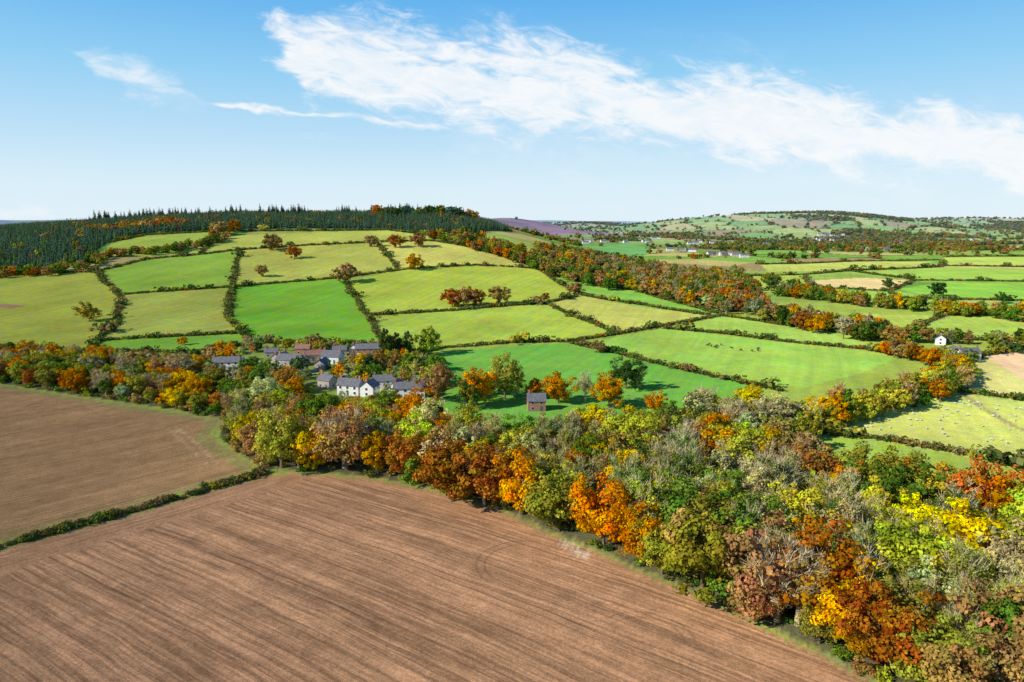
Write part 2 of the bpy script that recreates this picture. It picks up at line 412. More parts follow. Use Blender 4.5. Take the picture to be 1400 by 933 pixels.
paint(GL([(775,745),(800,762)]),srgb(215,192,160),1.8,2,.8)
paint(GL([(1315,538),(1345,560),(1400,590),(1480,625)]),srgb(150,140,90),2.0,1.5,.3)
paint(GL([(1245,452),(1268,440),(1292,432)]),srgb(160,135,100),4,2,.3)
paint(GL([(0,418),(20,420)]),srgb(165,125,92),7,3,.6)
LANE=GL([(150,486),(230,484),(330,490),(380,503),(440,510),(500,515),(560,520),(600,512)])
paint(LANE,srgb(165,160,150),2.6,1,.2)
stripe2=p2|(p1&(hd<13))
pA=(p1&~stripe2).astype(np.float32);pB=stripe2.astype(np.float32)
me=bpy.data.meshes.new('ground')
me.vertices.add(gx.size);me.vertices.foreach_set('co',np.stack([gx,gy,gz],1).ravel())
I=np.arange(NR*NC).reshape(NR,NC)
F=np.stack([I[:-1,:-1],I[:-1,1:],I[1:,1:],I[1:,:-1]],-1).reshape(-1,4).astype(np.int32)
me.loops.add(F.size);me.loops.foreach_set('vertex_index',F.ravel())
me.polygons.add(len(F));me.polygons.foreach_set('loop_start',np.arange(0,F.size,4,dtype=np.int32))
me.update(calc_edges=True);me.polygons.foreach_set('use_smooth',np.ones(len(F),bool))
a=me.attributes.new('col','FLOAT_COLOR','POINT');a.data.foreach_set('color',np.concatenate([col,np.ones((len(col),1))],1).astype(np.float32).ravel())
for n,d in (('pA',pA),('pB',pB)):
    a=me.attributes.new(n,'FLOAT','POINT');a.data.foreach_set('value',d)
ground=bpy.data.objects.new('ground',me);scene.collection.objects.link(ground)
m,nt=mat('ground_soil_and_grass')
at=lambda n,s:nd(nt,'ShaderNodeAttribute',attribute_type='GEOMETRY',attribute_name=n).outputs[s]
P=nd(nt,'ShaderNodeNewGeometry').outputs['Position']
def noise(vec,sc,det=3,rough=.55): return nd(nt,'ShaderNodeTexNoise',{'Vector':vec,'Scale':sc,'Detail':float(det),'Roughness':rough}).outputs[0]
pAo,pBo=at('pA','Fac'),at('pB','Fac')
pl=M(nt,'ADD',pAo,pBo,clamp=True)
# working direction: rows A in the main field, B in the side field and headland, mowing lines in pasture
gr=M(nt,'SUBTRACT',1.,pl)
def mixdir(a,b,c): return M(nt,'ADD',M(nt,'ADD',M(nt,'MULTIPLY',pAo,a),M(nt,'MULTIPLY',pBo,b)),M(nt,'MULTIPLY',gr,c))
dA=nd(nt,'ShaderNodeCombineXYZ',{0:mixdir(.823,.68,.35),1:mixdir(-.568,.73,.937)}).outputs[0]
dB=nd(nt,'ShaderNodeCombineXYZ',{0:mixdir(.568,-.73,-.937),1:mixdir(.823,.68,.35)}).outputs[0]
al=nd(nt,'ShaderNodeVectorMath',{0:P,1:dA},operation='DOT_PRODUCT').outputs['Value']
ac=nd(nt,'ShaderNodeVectorMath',{0:P,1:dB},operation='DOT_PRODUCT').outputs['Value']
ac=M(nt,'ADD',ac,M(nt,'MULTIPLY',M(nt,'SINE',M(nt,'MULTIPLY',al,.018)),4.))
ac=M(nt,'ADD',ac,M(nt,'MULTIPLY',noise(P,.05,2),1.6))
vS=nd(nt,'ShaderNodeCombineXYZ',{0:M(nt,'MULTIPLY',al,.03),1:ac}).outputs[0]
f0=MR(nt,noise(vS,3.4,3,.7),.3,.7,0,1);f1=MR(nt,noise(vS,1.1,2,.65),.35,.65,0,1);f2=MR(nt,noise(vS,.22,2,.5),.35,.65,0,1)
st=M(nt,'ADD',M(nt,'ADD',M(nt,'MULTIPLY',f1,.40),M(nt,'MULTIPLY',f2,.24)),M(nt,'MULTIPLY',f0,.36))
tr=MR(nt,M(nt,'ABSOLUTE',M(nt,'SUBTRACT',M(nt,'PINGPONG',ac,10.),1.0)),.14,.38,.70,1.,True)
stf=M(nt,'ADD',M(nt,'MULTIPLY',pAo,M(nt,'MULTIPLY',tr,MR(nt,st,.25,.75,.62,1.32))),M(nt,'MULTIPLY',pBo,M(nt,'MULTIPLY',MR(nt,tr,.70,1.,.84,1.),MR(nt,st,.2,.8,.76,1.22))))
n50=MR(nt,noise(P,.018,3),.3,.7,.84,1.16);n4=MR(nt,noise(P,.22,3,.6),.3,.7,.85,1.15);n1=MR(nt,noise(P,1.6,3,.65),.3,.7,.76,1.24)
g=M(nt,'MULTIPLY',M(nt,'MULTIPLY',n50,n4),n1)
def ring(cx,cy,r,ax,ay):
    d=nd(nt,'ShaderNodeVectorMath',{0:nd(nt,'ShaderNodeVectorMath',{0:P,1:(cx,cy,0)},operation='SUBTRACT').outputs[0],1:(1,1,0)},operation='MULTIPLY').outputs[0]
    L=nd(nt,'ShaderNodeVectorMath',{0:d},operation='LENGTH').outputs['Value']
    dt=nd(nt,'ShaderNodeVectorMath',{0:d,1:(ax,ay,0)},operation='DOT_PRODUCT').outputs['Value']
    a=MR(nt,M(nt,'ABSOLUTE',M(nt,'SUBTRACT',M(nt,'ABSOLUTE',M(nt,'SUBTRACT',L,r)),.9)),.15,.4,.22,0.,True)
    return M(nt,'SUBTRACT',1.,M(nt,'MULTIPLY',a,MR(nt,M(nt,'DIVIDE',dt,r),.1,.6,0,1)))
stf=M(nt,'MULTIPLY',stf,M(nt,'MULTIPLY',ring(3,140,10,-.9,.4),ring(24,112,8,.5,.85)))
mow=M(nt,'ADD',.93,M(nt,'MULTIPLY',f2,.14))
stf=M(nt,'ADD',stf,M(nt,'MULTIPLY',mow,gr))
clod=noise(P,4.5,3,.75)
g=M(nt,'MULTIPLY',g,stf)
g=M(nt,'MULTIPLY',g,MR(nt,clod,.3,.7,.78,1.22))
c=MIX(nt,1.,at('col','Color'),nd(nt,'ShaderNodeCombineColor',{0:g,1:g,2:g}).outputs[0],'MULTIPLY')
hs=nd(nt,'ShaderNodeHueSaturation',{'Hue':MR(nt,noise(P,.035,4,.6),.3,.7,.470,.512),'Saturation':MR(nt,n4,.87,1.13,.86,1.06),'Value':1.,'Color':c})
c=MIX(nt,pl,hs.outputs[0],c)
hgt=M(nt,'MULTIPLY',clod,M(nt,'ADD',M(nt,'MULTIPLY',pl,.8),.35))
bp=nd(nt,'ShaderNodeBump',{'Strength':.5,'Distance':.3,'Height':hgt})
b=nd(nt,'ShaderNodeBsdfDiffuse',{0:c,'Roughness':.6,'Normal':bp.outputs[0]})
nd(nt,'ShaderNodeOutputMaterial',{0:b.outputs[0]})
me.materials.append(m)

# ------------------------------------------------------------------ hedgerows
HEDGES=[
 [(130,372),(150,392),(166,405),(158,442),(122,477)],
 [(137,371),(200,355),(270,349),(330,342),(420,336),(515,332),(590,330)],
 [(172,403),(240,398),(316,393),(400,386),(470,380),(545,370),(600,366),(650,363),(735,368)],
 [(327,343),(322,370),(317,394),(310,430),(325,450),(345,468)],
 [(470,381),(490,415),(508,440),(522,465)],
 [(515,333),(530,350),(545,370)],
 [(505,432),(620,425),(745,415),(790,405)],
 [(735,368),(765,388),(800,405),(880,418),(970,432)],
 [(560,487),(600,477),(700,469),(775,468),(845,457),(920,444),(985,432)],
 [(745,415),(790,435),(845,457)],
 [(590,330),(650,340),(735,366)],
 [(735,369),(790,385),(870,398),(985,430)],
 [(150,332),(200,322),(300,317),(440,316),(530,315),(600,326)],
 [(290,330),(275,348)],
 [(780,470),(870,490),(940,508),(1015,525),(1070,535)],
 [(910,450),(1000,458),(1090,470),(1180,478),(1240,487)],
 [(985,432),(1080,446),(1190,461)],
 [(545,487),(560,500),(580,505)],
 [(1075,590),(1200,602),(1300,618),(1400,641),(1600,680)],
 [(1285,534),(1340,540),(1400,549),(1500,568)],
 [(1245,455),(1265,442),(1290,432),(1340,430),(1500,434)],
 [(1240,458),(1300,465),(1390,467),(1500,472)],
 [(1020,378),(1100,376),(1160,371),(1290,365)],
 [(1100,376),(1105,390),(1130,394),(1215,399),(1250,384),(1500,389)],
 [(1160,371),(1250,383)],
 [(1040,362),(1160,358),(1290,356),(1290,364),(1500,369)],
 [(1290,352),(1500,351)],
 [(1300,410),(1500,415)],
 [(1215,399),(1225,408),(1300,410)],
 [(140,466),(230,461),(330,456)],
 [(0,476),(60,479),(130,480),(200,482),(260,484),(345,470),(430,470),(500,470)],
 [(-90,378),(0,376),(130,372)],
 [(-90,478),(0,476)],
 [(1310,500),(1345,486),(1400,478),(1500,474)],
]
for hp in HEDGES:
    W=GL(hp);xs=[];ys=[]
    for (x1,y1),(x2,y2) in zip(W[:-1],W[1:]):
        L=math.hypot(x2-x1,y2-y1);sp=1.4 if y1<700 else 1.9;n=max(1,int(L/sp))
        t=(np.arange(n)+rng.uniform(0,1,n))/n
        xs.append(x1+(x2-x1)*t);ys.append(y1+(y2-y1)*t)
    x=np.concatenate(xs);y=np.concatenate(ys);n=len(x)
    wob=1.2*np.sin(np.arange(n)/9.)
    x=x+rng.normal(0,.5,n)+wob*.5;y=y+rng.normal(0,.5,n)+wob*.5
    tint,_=pick({'hedge':7,'hedgeb':3,'dgreen':2,'olive':1,'rust':.4},n);tint=jit(tint)
    ru=rng.uniform(0,1,n)
    s=rng.uniform(.6,1.1,n)*np.where(ru<.015,2.8,np.where(ru<.08,1.8,1))*(1+.25*ss(600,1100,y))
    scatter('hedgerow',NGF,x,y,rng.integers(0,2,n),np.stack([s,s,s*rng.uniform(.8,1.1,n)],1),tint)
xs=[];ys=[]
for (x1,y1),(x2,y2) in zip(HL[:-1],HL[1:]):
    L=math.hypot(x2-x1,y2-y1);n=int(L/.5);t=rng.uniform(0,1,n);xs.append(x1+(x2-x1)*t);ys.append(y1+(y2-y1)*t)
x=np.concatenate(xs);y=np.concatenate(ys);n=len(x);x+=rng.normal(0,.5,n);y+=rng.normal(0,.5,n)
tint,_=pick({'hedge':6,'hedgeb':4,'dgreen':4,'olive':1},n);s=rng.uniform(.6,1.1,n)*(1+.35*np.sin(x/5)*np.sin(x/2.3))
scatter('hedgerow',NGB,x,y,rng.integers(0,3,n),np.stack([s,s,s*.95],1),jit(tint*.85))

# ------------------------------------------------------------------ key single trees
def px_h(x,y,px): return px*(y*CP+(CAMH-float(hz(x,y)))*SP)/933.3
EDGE=[('broad',385,640,82,'olive',1.),('broad',432,640,64,'gold',1.),('bare',470,640,84,'brown',1.05),('broad',474,642,84,'brown',1),('tall',515,648,66,'gold',1),('shrub',570,660,36,'green',1.2),
 ('broad',618,686,90,'rust',1.05),('broad',662,692,92,'rust',1),('broad',712,704,84,'orange',1),('tall',690,694,50,'olive',1.2),('broad',762,722,92,'olive',1),('tall',800,728,60,'lime',1),('broad',825,748,98,'orange',.9),('broad',876,768,80,'orange',1),
 ('broad',905,785,76,'olive',1),('broad',960,806,120,'olive',1.05),('broad',1006,825,80,'green',1),('bare',1062,850,130,'rust',1.1),('thin',1090,855,120,'brown',1.1),('broad',1035,850,60,'brown',1),
 ('broad',1160,890,100,'gold',1),('broad',1120,880,66,'olive',1),('broad',1215,918,130,'rust',1),('broad',1262,940,115,'olive',1),('tall',1312,800,124,'yellow',1.25),('tall',1350,790,90,'yellow',1),
 ('broad',870,668,66,'green',1),('broad',845,660,50,'dgreen',1),('broad',935,612,66,'dgreen',1),('broad',915,600,50,'green',1),('tall',815,612,66,'yellow',1.2),('tall',790,606,54,'lime',1.1),
 ('broad',1320,985,125,'brown',1),('broad',1390,970,115,'brown',1),('tall',1165,790,80,'yellow',1),('tall',1245,775,70,'lime',1),('tall',1190,850,85,'lime',1),('broad',1100,740,50,'lime',1),
 ('broad',560,600,40,'orange',1),('broad',600,640,62,'brown',1),('tall',575,640,56,'gold',1),('tall',640,600,55,'olive',1),
 ('broad',597,548,56,'brown',.9),('broad',652,556,58,'orange',.85),('broad',690,546,60,'olive',.85),('broad',728,544,30,'orange',1),('broad',763,552,46,'orange',1),('thin',800,550,42,'pale',1.1),('broad',832,558,48,'orange',1),
 ('broad',856,532,46,'dgreen',.9),('tall',897,574,44,'orange',1.1),('tall',860,574,24,'yellow',1),('tall',1025,562,40,'yellow',1.5),('thin',960,575,50,'pale',1.2),('thin',1000,600,60,'pale',1.2),('thin',1040,600,55,'grey',1.2),
 ('broad',668,540,30,'orange',1),('broad',643,560,48,'dgreen',.7),
 ('broad',400,600,44,'orange',1),('broad',270,552,42,'orange',1),('broad',365,560,46,'pale',1),('broad',130,512,34,'gold',1),('broad',65,520,30,'olive',1),('broad',170,540,32,'orange',1)]
keep=[]
for k,u,v,px,c,w in EDGE:
    x,y=G(u,v);h=px_h(x,y,px);place(k,x,y,h,c,L0,w);keep.append((x,y,4.6 if k!='shrub' else 2))
FT=[(372,343,24,'brown'),(403,354,18,'rust'),(358,379,18,'brown'),(472,387,28,'brown'),(567,369,22,'orange'),(508,338,17,'brown'),(541,339,19,'rust'),(572,338,20,'brown'),(122,440,28,'olive'),
 (618,420,26,'rust'),(634,420,28,'brown'),(651,418,24,'rust'),(684,416,26,'brown'),(785,403,18,'brown'),(745,411,11,'rust'),(1215,396,16,'dgreen'),(1280,405,20,'dgreen'),(1370,415,16,'dgreen'),(820,483,18,'brown'),
 (300,484,18,'orange'),(1010,398,18,'brown'),(1180,415,14,'rust'),(1080,402,22,'dgreen'),(1055,398,22,'dgreen'),(1050,390,18,'olive'),(300,322,20,'brown'),(320,318,18,'rust'),(250,472,12,'orange'),(710,355,20,'olive')]
for u,v,px,c in FT:
    x,y=G(u,v);place('broad',x,y,px_h(x,y,px),c,L1,1.05)
for k,u,v,px,c,w in [('tall',531,492,46,'dgreen',.7),('tall',545,490,38,'dgreen',.7),('tall',556,487,38,'dgreen',.75),('broad',586,486,40,'olive',.85),('conifer',505,500,20,'pine',1),('conifer',450,505,18,'pine',1),('conifer',640,555,38,'pine',1),('broad',598,528,34,'olive',1),('tall',535,560,40,'pale',1)]:
    x,y=G(u,v);place(k,x,y,px_h(x,y,px),c,L1,w)

# ------------------------------------------------------------------ buildings positions, then near wood
VIL=[ # u,v,width m,depth,eave,roofh,rot deg,wall,roof
 (311,505,13,6,4.2,2.2,8,'white','slate'),(325,503,6,5.5,3.6,1.9,8,'white','slate'),
 (400,499,15,7.5,3.2,2.4,-12,'stone','slate'),(384,496,8.5,6,3.2,2.2,70,'stone','slate'),(428,493,10,6,3.6,2.1,20,'stone','tile'),(455,496,9.5,7.5,3.9,2.6,-8,'white','slate'),(441,504,8,5.2,3.1,2.,80,'stone','slate'),(415,484,8,5.2,3.4,2.,0,'brick','tile'),
 (503,486,13,6.5,4.3,2.3,5,'brick','slate'),(486,483,7.5,5.2,3.4,2.,85,'white','slate'),(465,486,7.5,5.2,3.4,2.,10,'stone','slate'),(372,488,7,5,3.1,1.8,10,'stone','slate'),
 (480,539,10,6,4.5,2.4,-15,'white','slate'),(506,541,6.5,6,4.3,2.4,75,'white','slate'),(560,543,13,6,4.3,2.2,6,'white','slate'),(543,538,6,5.2,4.,2.,80,'white','slate'),(524,531,8.5,5.5,4.,2.1,10,'white','slate'),(575,536,6.5,5.2,4.,2.,6,'white','slate'),(448,530,7,5.2,3.8,2.,-30,'stone','slate'),
 (733,560,7,6,4.2,2.4,4,'brick','slate'),(1322,492,11,6,4.2,2.3,5,'white','slate'),(1285,471,8,5.5,4.,2.1,60,'white','slate'),(1306,488,8,6,3.6,2.2,80,'stone','slate')]
BLD=[G(b_[0],b_[1]) for b_ in VIL]
BX=np.array(BLD);KX=np.array(keep)
WX,WY=fill(WOODP,6.5)
for x,y in zip(WX,WY):
    d=BX-[x,y]
    if (np.hypot(d[:,0],d[:,1])<9).any(): continue
    infront=((np.abs(d[:,0])<8)&(d[:,1]>0)&(d[:,1]<38)).any()
    if (np.hypot(KX[:,0]-x,KX[:,1]-y)<KX[:,2]).any(): continue
    e=float(dseg(np.array([x]),np.array([y]),WOODP+[WOODP[0]])[0])
    if y<330 and e<2.5 and random.random()<.6:
        kind='shrub';h=random.uniform(3,5.5);c=random.choice(['green','olive','olive','brown'])
    else:
        s=x/max(y,1)
        if infront:
            kind='shrub';h=random.uniform(2.6,4.2);c=random.choice(['green','olive','brown','grey','gold'])
        elif s<-.30:
            kind=random.choices(['broad','tall','thin','bare','shrub'],[4.5,3,1.6,.4,2])[0]
            c=random.choices(['orange','rust','olive','green','brown','lime','gold','grey'],[1.4,.9,3.4,2.6,2.2,.8,1.0,.8])[0];h=random.uniform(7,11.5)
        elif s<.17:
            kind=random.choices(['broad','tall','thin','bare','shrub'],[3.6,3.6,2.6,.4,.9])[0]
            c=random.choices(['orange','rust','olive','green','brown','lime','gold','pale','dgreen'],[1.4,.9,3.2,2.2,1.7,1.8,1.2,1.3,.5])[0];h=random.uniform(9.5,15)
        else:
            edge=e<18 and x<140
            if edge:
                kind=random.choices(['broad','tall','thin'],[6.5,2.2,1.0])[0]
                c=random.choices(['orange','rust','olive','green','brown','lime','gold'],[1.1,1.1,4,2.4,1.2,1.2,1.1])[0];
            else:
                kind=random.choices(['broad','tall','thin','bare','shrub'],[1.2,2.8,5.4,.6,.6])[0]
                c=random.choices(['olive','green','brown','lime','yellow','pale','gold','dgreen'],[3.0,2.0,.6,4.0,1.3,2.0,.6,.5])[0]
            h=random.uniform(12,19)
    if kind=='shrub': h=min(h,5.5)
    place(kind,x,y,h,c,L0)
x,y=fill(WOODP,4.8);k=(y<360);x,y=x[k],y[k];n=len(x)
s=rng.uniform(.6,1.4,n);tint,_=pick({'olive':2,'green':3,'hedge':4,'dgreen':2,'brown':1.4},n)
scatter('undergrowth',NGB,x,y,rng.integers(0,3,n),np.stack([s,s,s],1),jit(tint))
X,Y=fill(VILP,6.2)
for x,y in zip(X,Y):
    d=BX-[x,y]
    if (np.hypot(d[:,0],d[:,1])<8).any(): continue
    if float(dseg(np.array([x]),np.array([y]),LANE)[0])<3.5: continue
    inf=((np.abs(d[:,0])<8)&(d[:,1]>0)&(d[:,1]<26)).any()
    if random.random()<.25: continue
    h=random.uniform(2.2,3.8) if inf else random.uniform(4.5,9)
    place('shrub' if h<4.2 else random.choice(['broad','tall','broad','thin']),x,y,h,random.choices(['olive','green','brown','orange','lime','dgreen','gold'],[3,3,2,1,.8,1.5,.8])[0],L0 if h<4.2 else L1)

# ------------------------------------------------------------------ belts & distant woods
def belt(name,P,w,dens,weights,ng,kinds,hr,world=False):
    W=P if world else GL(P);xs=[];ys=[]
    for (x1,y1),(x2,y2) in zip(W[:-1],W[1:]):
        L=math.hypot(x2-x1,y2-y1);n=int(L*w/dens**2)+1
        t=rng.uniform(0,1,n);o=rng.uniform(-.5,.5,n)*w;nx,ny=-(y2-y1)/L,(x2-x1)/L
        xs.append(x1+(x2-x1)*t+nx*o);ys.append(y1+(y2-y1)*t+ny*o)
    mass(name,np.concatenate(xs),np.concatenate(ys),weights,ng,kinds,hr)
def mass(name,x,y,weights,ng,kinds,hr):
    n=len(x)
    tint,_=pick(weights,n);idx=rng.choice(kinds,n);s=rng.uniform(hr[0],hr[1],n)/13.
    scatter(name,ng,x,y,idx,np.stack([s*rng.uniform(.85,1.15,n),s*rng.uniform(.85,1.15,n),s],1),jit(tint))
AUT={'orange':.8,'rust':.9,'brown':2.8,'olive':3.6,'green':2.6,'gold':.8,'dgreen':1.2,'grey':.8}
K1=[0,1,2,3,4,5,6]
belt('riverside_trees',[(1070,590),(1130,578),(1200,560),(1262,545),(1305,528)],15,5.5,{'orange':1.2,'olive':3,'gold':1.6,'green':2,'lime':1.5,'brown':1.5},NG1,K1,(7,11))
belt('riverside_trees',[(1305,528),(1300,505),(1240,490),(1190,478)],13,6,{'orange':1.6,'olive':2,'gold':1.3,'green':1.6,'rust':1.,'brown':1.4},NG1,K1,(7,11))
belt('riverside_trees',[(940,590),(985,583),(1050,590),(1075,605),(1040,620)],20,6,{'olive':3,'pale':2.5,'grey':1.5,'brown':1},NG1,K1,(9,13))
belt('valley_woodland',[(860,395),(900,402),(960,416),(1040,436),(1110,448),(1180,462),(1238,472)],34,8,AUT,NG1,K1,(9,14))
belt('valley_woodland',[(1120,400),(1060,404),(1120,410),(1200,420),(1290,428),(1400,440),(1500,450)],26,8,AUT,NG1,K1,(9,13))
belt('valley_woodland',[(600,322),(650,335),(700,350),(740,362),(790,380),(860,395)],60,9,{'orange':.7,'rust':.7,'brown':2.5,'olive':3,'green':3,'dgreen':2},NG1,[0,1,2,3,4,5],(9,14))
for P_,sp,wt in [([(735,342),(800,350),(900,366),(990,382),(1030,395),(1050,425),(960,411),(860,391),(790,376),(740,360)],12,AUT),
              ([(930,380),(1010,372),(1040,400),(1010,410)],14,AUT),]:
    x,y=fill(GL(P_),sp);mass('valley_woodland',x,y,wt,NG1,K1,(9,14))
belt('shelter_belt_trees',[(-90,380),(0,378),(60,376),(110,370),(150,352),(215,347),(290,335),(310,320)],24,8,{'orange':.7,'rust':.7,'brown':2.6,'olive':2.5,'green':2,'dgreen':2.2},NG1,[0,1,2,3,4],(7,11))
belt('shelter_belt_trees',[(1280,470),(1330,472),(1400,476)],16,8,AUT,NG1,K1,(7,10))
x,y=fill(PLN,6.0,.3);n=len(x)
t1,_=pick({'pine':8,'dgreen':1.2,'green':.6},n);t2,_=pick({'brown':3,'orange':.6,'rust':1,'olive':2},n)
kk=woodn(x*3,y*3)
br=((kk>1.05)&(y>950))|(rng.uniform(0,1,n)<.02);tint=np.where(br[:,None],t2,t1)
idx=np.where(br&(rng.uniform(0,1,n)<.8),rng.integers(0,3,n),rng.integers(5,7,n))
s=rng.uniform(.6,.9,n)*(1+.15*kk)
scatter('conifer_plantation',NG2,x,y,idx,np.stack([s,s,s*1.15],1),jit(tint))
x=rng.uniform(-820,-90,330);y=1290+rng.normal(0,30,330);k=(np.sin(x/38)+np.sin(x/17+1))>-.4;x,y=x[k],y[k];n=len(x)
s=rng.uniform(.9,1.75,n)
scatter('crest_pine_trees',NG1,x,y,rng.choice([8,9],n),np.stack([s*1.1,s*1.1,s],1),jit(pick({'pine':3,'dgreen':1},n)[0]*.8))
x=rng.uniform(-250,-60,70);y=1230+rng.normal(0,45,70);mass('crest_pine_trees',x,y,{'dgreen':2,'green':2,'orange':.6,'brown':1,'pine':3},NG1,[0,1,2,3,4,8,9,8],(13,22))
n=190000
ff=np.sqrt(rng.uniform(1250**2,6500**2,n));sl=rng.uniform(-.15,1.05,n);x=sl*ff;y=ff
_,a1,a2=vor(x,y)
onhill=(x<-20)&(y<2200)
gap=np.sin(x/31+np.sin(y/47))*np.sin(y/37)>-.5
keepm=(~onhill)&(((a2-a1<7)&(rng.uniform(0,1,n)<.7)&gap)|(woodf(x,y)&(y>1600)&(rng.uniform(0,1,n)<.5))|(rng.uniform(0,1,n)<.004))
inF=np.zeros(n,bool)
for c,Pf in FW: inF|=inpoly(x,y,Pf)
keepm&=~(moorf(x,y)&(rng.uniform(0,1,n)<.95));keepm&=~inF
for (hx_,hy_) in HP: keepm&=~((np.abs(x-hx_)<18)&(y>hy_-90)&(y<hy_+14))
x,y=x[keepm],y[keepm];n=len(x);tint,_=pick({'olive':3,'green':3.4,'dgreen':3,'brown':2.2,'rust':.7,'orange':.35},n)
hzf=np.clip((y-1500)/7000,0,.55)[:,None];tint=jit(tint,s=.1)*(1-hzf)+np.array([.20,.29,.38])*hzf  # far foliage tint carries painted blue haze, growing with distance
s=rng.uniform(.5,1.1,n)
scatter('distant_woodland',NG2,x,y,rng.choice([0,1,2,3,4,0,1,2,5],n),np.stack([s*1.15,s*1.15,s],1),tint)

# ------------------------------------------------------------------ buildings
MATS={'white':simple('white_render',(.82,.80,.74),.8,.08,1.),'stone':simple('stone_wall',(.42,.36,.29),.9,.3,2.),'brick':simple('brick_wall',(.40,.19,.12),.9,.25,3.),
 'slate':simple('slate_roof',(.16,.155,.16),.85,.35,1.5),'tile':simple('clay_tile_roof',(.30,.15,.10),.85,.3,1.5),'glass':simple('window_glass',(.03,.035,.045),.15,.1),'frame':simple('painted_frame',(.7,.7,.68),.6,.05),'door':simple('door_paint',(.08,.14,.12),.6,.1)}
def mesh_ob(name,V,F,mt,par):
    me=bpy.data.meshes.new(name);me.from_pydata(V,[],F);me.materials.append(mt);me.update()
    o=bpy.data.objects.new(name,me);scene.collection.objects.link(o);o.parent=par;return o
def boxes(name,L,mt,par):
    V=[];F=[]
    for (cx,cy,cz,sx,sy,sz) in L:
        b=len(V)
        for dz in(-.5,.5):
            for dx,dy in((-.5,-.5),(.5,-.5),(.5,.5),(-.5,.5)): V.append((cx+dx*sx,cy+dy*sy,cz+dz*sz))
        F+=[(b,b+3,b+2,b+1),(b+4,b+5,b+6,b+7),(b,b+1,b+5,b+4),(b+1,b+2,b+6,b+5),(b+2,b+3,b+7,b+6),(b+3,b,b+4,b+7)]
    return mesh_ob(name,V,F,mt,par)
def house(name,x,y,w,d,e,rh,rot,wall,roof):
    z=float(hz(x,y))-.3
    p=bpy.data.objects.new(name,None);scene.collection.objects.link(p);p.location=(x,y,z);p.rotation_euler=(0,0,math.radians(rot))
    e+=.3
    a,b=w/2,d/2
    V=[(-a,-b,0),(a,-b,0),(a,b,0),(-a,b,0),(-a,-b,e),(a,-b,e),(a,b,e),(-a,b,e),(-a,0,e+rh),(a,0,e+rh)]
    F=[(0,1,5,4),(2,3,7,6),(1,2,6,9,5),(3,0,4,8,7)]
    mesh_ob('walls',V,F,MATS[wall],p)
    o=.35;t=.18;k=rh/b;V=[];F=[]
    for sgn in(-1,1):
        b0=len(V);yo=sgn*(b+o);zo=e-o*k
        V+=[(-a-o,yo,zo+.02),(a+o,yo,zo+.02),(a+o,0,e+rh+.02),(-a-o,0,e+rh+.02),(-a-o,yo,zo+t),(a+o,yo,zo+t),(a+o,0,e+rh+t),(-a-o,0,e+rh+t)]
        F+=[(b0,b0+1,b0+2,b0+3),(b0+4,b0+5,b0+6,b0+7),(b0,b0+1,b0+5,b0+4),(b0+1,b0+2,b0+6,b0+5),(b0+3,b0,b0+4,b0+7)]
    mesh_ob('roof',V,F,MATS[roof],p)
    gl=[];fr=[]
    nw=max(2,int(w/3.2));fl=2 if e>4.2 else 1
    for f in range(fl):
        zc=1.6+f*2.15
        for i in range(nw):
            xc=-a+w*(i+.5)/nw
            if f==0 and i==nw//2: continue
            for s in(-1,1):
                fr.append((xc,s*b,zc,1.2,.12,1.2));gl.append((xc,s*(b+.05),zc,.98,.06,.98))
        for s in(-1,1):
            fr.append((s*a,0,zc,.12,1.15,1.2));gl.append((s*(a+.05),0,zc,.06,.92,.98))
    boxes('window_frames',fr,MATS['frame'],p);boxes('windows',gl,MATS['glass'],p)
    xc=-a+w*(nw//2+.5)/nw
    boxes('door',[(xc,-b,1.3,1.0,.14,2.1)],MATS['door'],p)
    ch=[(-a+.6,0,e+rh+.5,.9,.7,1.9)]
    if w>8: ch.append((a-.6,0,e+rh+.5,.9,.7,1.9))
    boxes('chimney',ch,MATS['brick'],p)
    return p
NMS={'white':'white_cottage','stone':'stone_barn','brick':'brick_house'}
for b_,(x,y) in zip(VIL,BLD): house(NMS[b_[7]],x,y,*b_[2:])
for x,y in HP:
    house('white_cottage',x,y,random.uniform(11,19),8,5,3.,random.uniform(-30,30),random.choice(['white','white','white','stone']),'slate')

